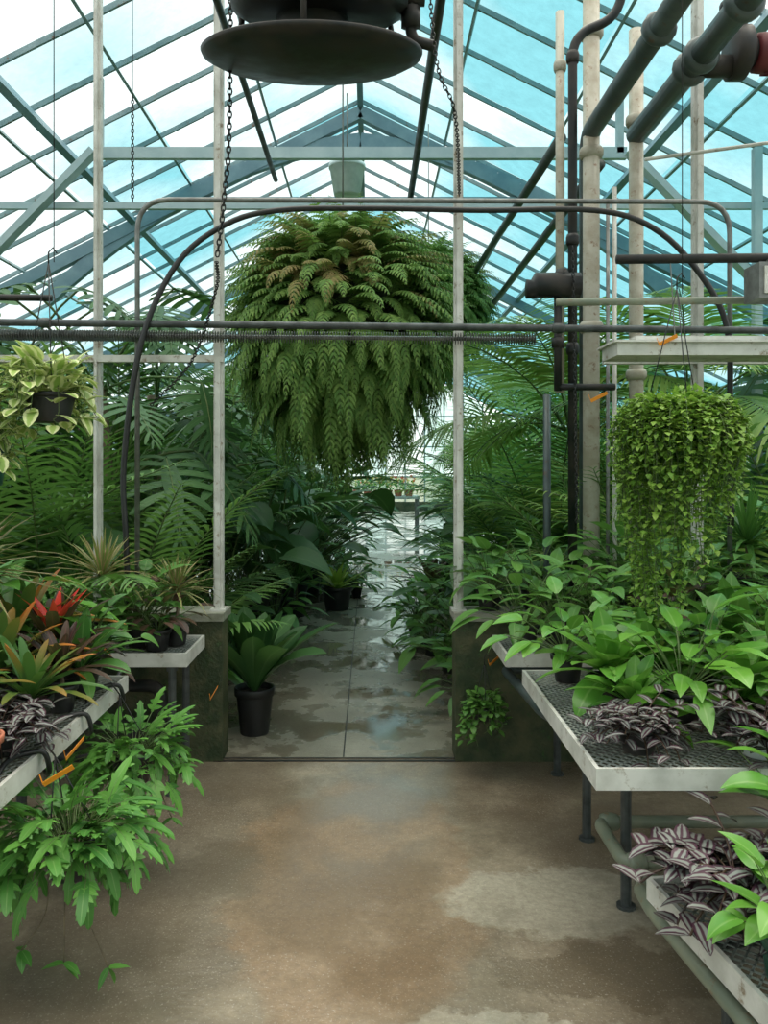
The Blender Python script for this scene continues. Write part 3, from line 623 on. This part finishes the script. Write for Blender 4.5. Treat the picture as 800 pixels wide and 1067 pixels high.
reg('pothos_plant',broad(26,.26,.13,.085,'bright',HEART,.09,.15,'gpot',sr=.003))
reg('variegated_hanging_plant',trailing(26,.14,'vari',.10,.085,.045,OVAL,out=.10,top=80,step=.04,cols=3,ntop_h=.14))
reg('trailing_vine_basket',trailing(250,.92,'vine',.125,.026,.022,SM,out=.12,top=500,step=.013,ntop_h=.09,pw=1.7,conv=.5,bulge=3600))
reg('small_hanging_plant',trailing(22,.16,'mid',.07,.05,.035,OVAL,out=.06,top=50,step=.035,wires=.25,cols=3,ntop_h=.09))
def put(k,x,y,z=0,rz=None,s=1,name=None):
    nm=name or (k[:-2] if k.endswith('_b') else k)
    return place(nm,mesh[k],(x,y,z),U(0,6.28) if rz is None else rz,s)
m1=giant_fern().mesh('giant_hanging_fern'); place('giant_hanging_fern',m1,(-.185,5.65,2.45),0,(1.15,1.15,1.16))
mb=MB(); tube(mb,[(-.185,5.65,5.4),(-.185,5.65,3.0)],.006,'galv',6); mb.obj('hanging_rod')
place('giant_hanging_fern',m1,(.62,8.6,3.15),2,1.0)
mb=MB(); tube(mb,[(.62,8.6,5.1),(.62,8.6,3.6)],.006,'galv',6); mb.obj('hanging_rod')
mb=MB(); lathe(mb,[(.001,0),(.13,0),(.17,.26),(.18,.26),(.18,.3),(.16,.3),(.001,.28)],(0,0,0),'wpot'); tube(mb,[(0,0,.28),(0,0,1.0)],.008,'galv',6); mb.obj('hanging_white_pot',True,(-.22,8,4.15))

for x,y,k,s in [(-1.55,5.0,'areca_palm_b',1.05),(-2.1,5.3,'areca_palm',1.2),(-2.9,5.5,'areca_palm',1.3),(-3.6,6.2,'kentia_palm_b',1.1),(-2.2,7.2,'areca_palm',1.5),(-1.9,8.4,'areca_palm_b',1.5),
    (-4.2,6.9,'areca_palm',1.4),(-3.0,8.4,'kentia_palm_b',1.25),(-4.0,9.5,'areca_palm',1.5),(-2.3,10.2,'areca_palm',1.7),(-2.5,13,'areca_palm',1.8),(-1.8,12.0,'kentia_palm_b',1.25),(-1.6,15,'kentia_palm_b',1.3),
    (1.65,6.7,'kentia_palm',1.12),(2.5,6.4,'kentia_palm',1.2),(2.0,8.7,'light_palm',1.6),(3.1,7.4,'light_palm',1.5),(1.75,5.3,'areca_palm_b',1.05),(2.5,5.3,'light_palm',1.2),(3.2,5.6,'areca_palm',1.3),
    (2.6,9.4,'areca_palm',1.6),(4.0,7.0,'areca_palm',1.3),(3.9,9.2,'kentia_palm_b',1.1),(2.3,11.2,'kentia_palm',1.2),(3.1,12.2,'areca_palm',1.7),(2.6,14.2,'areca_palm_b',1.7),(2.9,17.4,'areca_palm',1.7),(1.6,7.7,'areca_palm_b',1.0)]:
    put(k,x,y,0,None,s)
for x,y,s,r in [(-1.95,6.0,1.15,0),(-2.8,6.4,1.2,2),(-1.8,6.9,1.15,1),(3.7,6.4,1.1,1),(-1.9,9.4,1.2,3)]: put('split_leaf_philodendron',x,y,0,r,s)
for x,y,k,s in [(-1.2,6.4,'elephant_ear_plant',1.2),(-1.1,7.3,'elephant_ear_plant',1.4),(-.95,8.3,'elephant_ear_plant',1.5),(-.75,9.5,'rubber_plant',1.5),(-1.25,5.7,'rubber_plant',1.0),(-.8,10.8,'elephant_ear_plant',1.5),(-.85,9.0,'rubber_plant',1.4),(-1.0,7.8,'rubber_plant',1.2),(-.55,10.2,'rubber_plant',.9),(-.75,11.8,'rubber_plant',1.5),
    (-1.15,5.0,'aglaonema_plant',1.0),(-1.05,5.35,'peace_lily_plant',.8),(-1.0,6.0,'aglaonema_plant',.9),(-.92,6.8,'spider_plant',.9),(-.85,7.4,'aglaonema_plant',1.0),(-.72,8.1,'yucca_plant',.85),(-.40,9.3,'aglaonema_plant',1.0),(-.15,9.3,'aglaonema_plant',.75),(-.2,10.0,'peace_lily_plant',.85),
    (.68,4.85,'aglaonema_plant',.9),(.66,5.4,'leafy_houseplant',1.4),(.60,5.95,'aglaonema_plant',1.05),(.50,6.45,'aglaonema_plant',.85),(.42,6.95,'leafy_houseplant',1.4),(1.0,6.4,'elephant_ear_plant',.9),(.90,7.2,'rubber_plant',.9),(.50,7.7,'peace_lily_plant',1.0),(.64,8.4,'cordyline_plant',1.3),(.70,6.9,'aglaonema_plant',1.1),(.80,5.7,'rubber_plant',.7),
    (1.15,9.2,'elephant_ear_plant',1.0),(1.4,10.4,'rubber_plant',1.1),(.85,9.6,'boston_fern',1.0),(1.05,11,'aglaonema_plant',1.3),(1.6,12,'elephant_ear_plant',1.2),(-.95,12.8,'elephant_ear_plant',1.5),(-.4,11.6,'boston_fern',1.0),(1.8,14,'rubber_plant',1.3),(-1.1,14.5,'rubber_plant',1.6),(-1.2,16.5,'elephant_ear_plant',1.6),(2.0,16.5,'elephant_ear_plant',1.4),(-.5,13.4,'aglaonema_plant',1.2),
    (1.0,4.75,'rubber_plant',.8),(1.7,4.8,'aglaonema_plant',1.3),(2.4,4.85,'yucca_plant',1.2),(1.3,5.6,'elephant_ear_plant',1.1),(2.0,5.9,'elephant_ear_plant',1.3),(-1.6,4.75,'boston_fern',1.1),(-2.2,4.85,'yucca_plant',1.2),(-2.1,5.9,'elephant_ear_plant',1.4),(2.9,5.0,'rubber_plant',1.1),(-2.9,5.0,'rubber_plant',1.1)]:
    put(k,x,y,0,None,s)
put('agave_plant',-.34,8.5,0,None,1.0)
put('large_birds_nest_fern',-.645,4.58,0,1.0,1.08)

# left bench
for x,y,k,s in [(-1.09,2.62,'bromeliad_plant',.85),(-1.07,3.02,'green_rosette_plant',.9),(-1.28,2.82,'bromeliad_plant',1.05),(-1.50,2.55,'green_rosette_plant',1.1),(-1.50,3.00,'dracaena_plant',1.3),(-1.20,3.10,'red_bromeliad_plant',1.15),
    (-1.85,2.9,'dracaena_plant',1.3),(-1.10,2.40,'zebrina_plant',.85),(-1.30,2.46,'bromeliad_plant',1.0),(-1.40,2.15,'bromeliad_plant',.9),(-1.75,2.4,'cordyline_plant',1.0),(-1.72,3.15,'green_rosette_plant',1.25),(-2.0,3.1,'spider_plant',1.1),(-1.25,1.95,'dark_houseplant',1.0),
    (-1.42,2.78,'red_bromeliad_plant',1.05),(-1.07,2.83,'cordyline_plant',.7),(-1.12,3.20,'leafy_houseplant',.85),(-1.36,3.17,'bromeliad_plant',1.25),(-1.62,2.8,'green_rosette_plant',1.3),(-1.58,3.14,'peace_lily_plant',1.1)]:
    put(k,x,y,ZB,None,s)
mb=MB(); pot(mb,.075,.12,'terra'); mb.obj('terracotta_pot',True,(-1.07,2.20,ZB))
for x,y,k,s in [(-.92,3.88,'dracaena_plant',.75),(-1.08,3.84,'leafy_houseplant',1.0),(-1.28,3.9,'dracaena_plant',.95),(-1.5,3.86,'spider_plant',1.0),(-1.75,3.88,'boston_fern',1.1),(-1.98,3.86,'dracaena_plant',1.1),(-1.18,3.76,'green_rosette_plant',.8),(-.98,3.76,'dark_houseplant',.8)]: put(k,x,y,ZB,None,s)
put('blue_star_fern',-.86,2.36,.32,.0,1.0); put('blue_star_fern_b',-.87,3.0,.34,2.4,.92)
for loc,zt in (((-.86,2.36,.43),.70),((-.87,3.0,.43),.70)):
    mb=MB()
    for a in (0,2.1,4.2): tube(mb,[(math.cos(a)*.08,math.sin(a)*.08,0),(-.05,0,zt-loc[2]-.04)],.002,'iron',4)
    tube(mb,[(-.05,0,zt-loc[2]-.04),(-.08,0,zt-loc[2]),(-.11,0,zt-loc[2]-.01)],.003,'iron',4); mb.obj('pot_hanger',True,loc)
# right bench
for x,y,k,s in [(.86,2.90,'birds_nest_fern',1.0),(1.02,2.66,'peace_lily_plant',.8),(.78,3.22,'peace_lily_plant',.7),(1.20,2.95,'peace_lily_plant',.8),(1.38,2.72,'green_rosette_plant',1.1),(1.2,3.22,'birds_nest_fern',.9),(1.52,3.0,'peace_lily_plant',.8),(1.70,2.75,'peace_lily_plant',.85),(1.0,3.22,'peace_lily_plant',.6),(1.45,3.25,'green_rosette_plant',1.2),(1.7,3.2,'peace_lily_plant',.9),(1.55,2.55,'peace_lily_plant',.7),(1.03,2.96,'green_rosette_plant',1.0),(1.22,2.68,'birds_nest_fern',.9),(.86,2.66,'birds_nest_fern',.7)]: put(k,x,y,ZB,None,s)
for x,y,k,s in [(.80,2.43,'zebrina_plant',.76),(1.15,2.40,'zebrina_plant_b',.9),(1.38,2.42,'zebrina_plant',.9)]: put(k,x,y,ZB,None,s)
for i,(x,k,s) in enumerate([(.72,'aglaonema_plant',.75),(.90,'leafy_houseplant',1.1),(1.06,'aglaonema_plant',.8),(1.22,'peace_lily_plant',.7),(1.38,'dark_houseplant',1.0),(1.52,'leafy_houseplant',1.2),(1.7,'spider_plant',.9),(1.88,'aglaonema_plant',.9),(2.0,'boston_fern',1.0)]): put(k,x,3.80+(i%2)*.12,ZB,None,s)
for x,k,s in [(.62,'leafy_houseplant',1.0),(.85,'aglaonema_plant',.8),(1.35,'leafy_houseplant',1.2),(1.6,'boston_fern',.9),(1.95,'yucca_plant',.9),(2.3,'aglaonema_plant',1.1)]: put(k,x,4.215,.755,None,s)
# lower right bench
for x,y,k,s in [(.93,2.04,'zebrina_plant',1.1),(.93,1.80,'pothos_plant',.75),(1.18,2.12,'pothos_plant',1.15),(1.13,1.9,'zebrina_plant',1.1),(1.35,1.95,'pothos_plant',1.1),(1.2,1.5,'leafy_houseplant',.9)]: put(k,x,y,.36,None,s)
# hanging ones
put('trailing_vine_basket',1.13,3.0,1.54,0,.98); put('trailing_vine_basket',2.2,3.4,1.75,1,1.0)
put('variegated_hanging_plant',-1.20,3.05,1.66,.5,1.0); put('variegated_hanging_plant',-1.48,2.9,1.52,2.5,1.0)
put('small_hanging_plant',.56,3.98,.26,0,.85)
for x,y,z0,z1 in ((1.13,3.0,2.13,4.75),(2.2,3.4,2.3,4.2),(-1.20,3.05,2.26,4.8),(-1.48,2.9,2.1,4.7)): wire(x+.02,y,z0,z1)
put('pothos_plant',-1.52,3.2,1.42,None,1.1)
mb=MB(); tube(mb,[(-1.52,3.2,1.58),(-1.52,3.2,4.75)],.002,'iron',5)
for a in (0,2.1,4.2): tube(mb,[(-1.52+.1*math.cos(a),3.2+.1*math.sin(a),1.58),(-1.52,3.2,2.0)],.002,'iron',4)
mb.obj('hanging_wire')

# far display table with flowers
mb=MB(); box(mb,(-.4,19.4,.7),(1.2,20.4,.76),'white')
for x in (-.35,1.15):
    for y in (19.5,20.3): tube(mb,[(x,y,0),(x,y,.7)],.03,'galv',8)
mb.obj('display_table',False)
mb=MB(); n=260; P=np.stack([U(-.35,1.15,n),U(19.5,20.3,n),U(.85,1.1,n)],-1); blades(mb,P,dirv(U(0,6.28,n),U(0,1.4,n)),.12,.06,OVAL,.5,'bright')
P=P[:140]+[0,0,.1]; blades(mb,P,dirv(U(0,6.28,140),U(.2,1.4,140)),.07,.07,OVAL,.5,'yellow'); P=P[:40]+[.0,0,0.02]; blades(mb,P,dirv(U(0,6.28,40),U(.2,1.4,40)),.08,.08,OVAL,.5,'red')
for x in np.arange(-.3,1.15,.25): pot(mb,.1,.14,'terra',(x,19.6,.76)); pot(mb,.1,.14,'terra',(x,20.1,.76))
mb.obj('potted_flower_display')

# ------------------------------------------------------------------ WORLD, LIGHT, CAMERA
w=bpy.data.worlds.new('sky'); bpy.context.scene.world=w; w.use_nodes=True; nt=w.node_tree; nt.nodes.clear()
bg=N(nt,'ShaderNodeBackground'); bg.inputs[0].default_value=(.95,.985,1.0,1); bg.inputs[1].default_value=1.8
o=N(nt,'ShaderNodeOutputWorld'); L(nt,bg.outputs[0],o.inputs[0])
sd=bpy.data.lights.new('sun','SUN'); sd.energy=6.0; sd.angle=math.radians(80); sd.color=(1,.91,.77)
so=bpy.data.objects.new('sun',sd); so.rotation_euler=(math.radians(-12),math.radians(8),0); so.location=(0,0,10); bpy.context.scene.collection.objects.link(so)
cam=bpy.data.cameras.new('camera'); co_=bpy.data.objects.new('camera',cam); bpy.context.scene.collection.objects.link(co_)
co_.location=(0,0,1.5); co_.rotation_euler=(math.pi/2,0,0)
cam.sensor_width=36; cam.sensor_fit='AUTO'; cam.lens=850/1067*36; cam.shift_x=15/1067; cam.shift_y=-48.5/1067; cam.clip_start=.05; cam.clip_end=300
bpy.context.scene.camera=co_
bpy.context.scene.view_settings.view_transform='Standard'
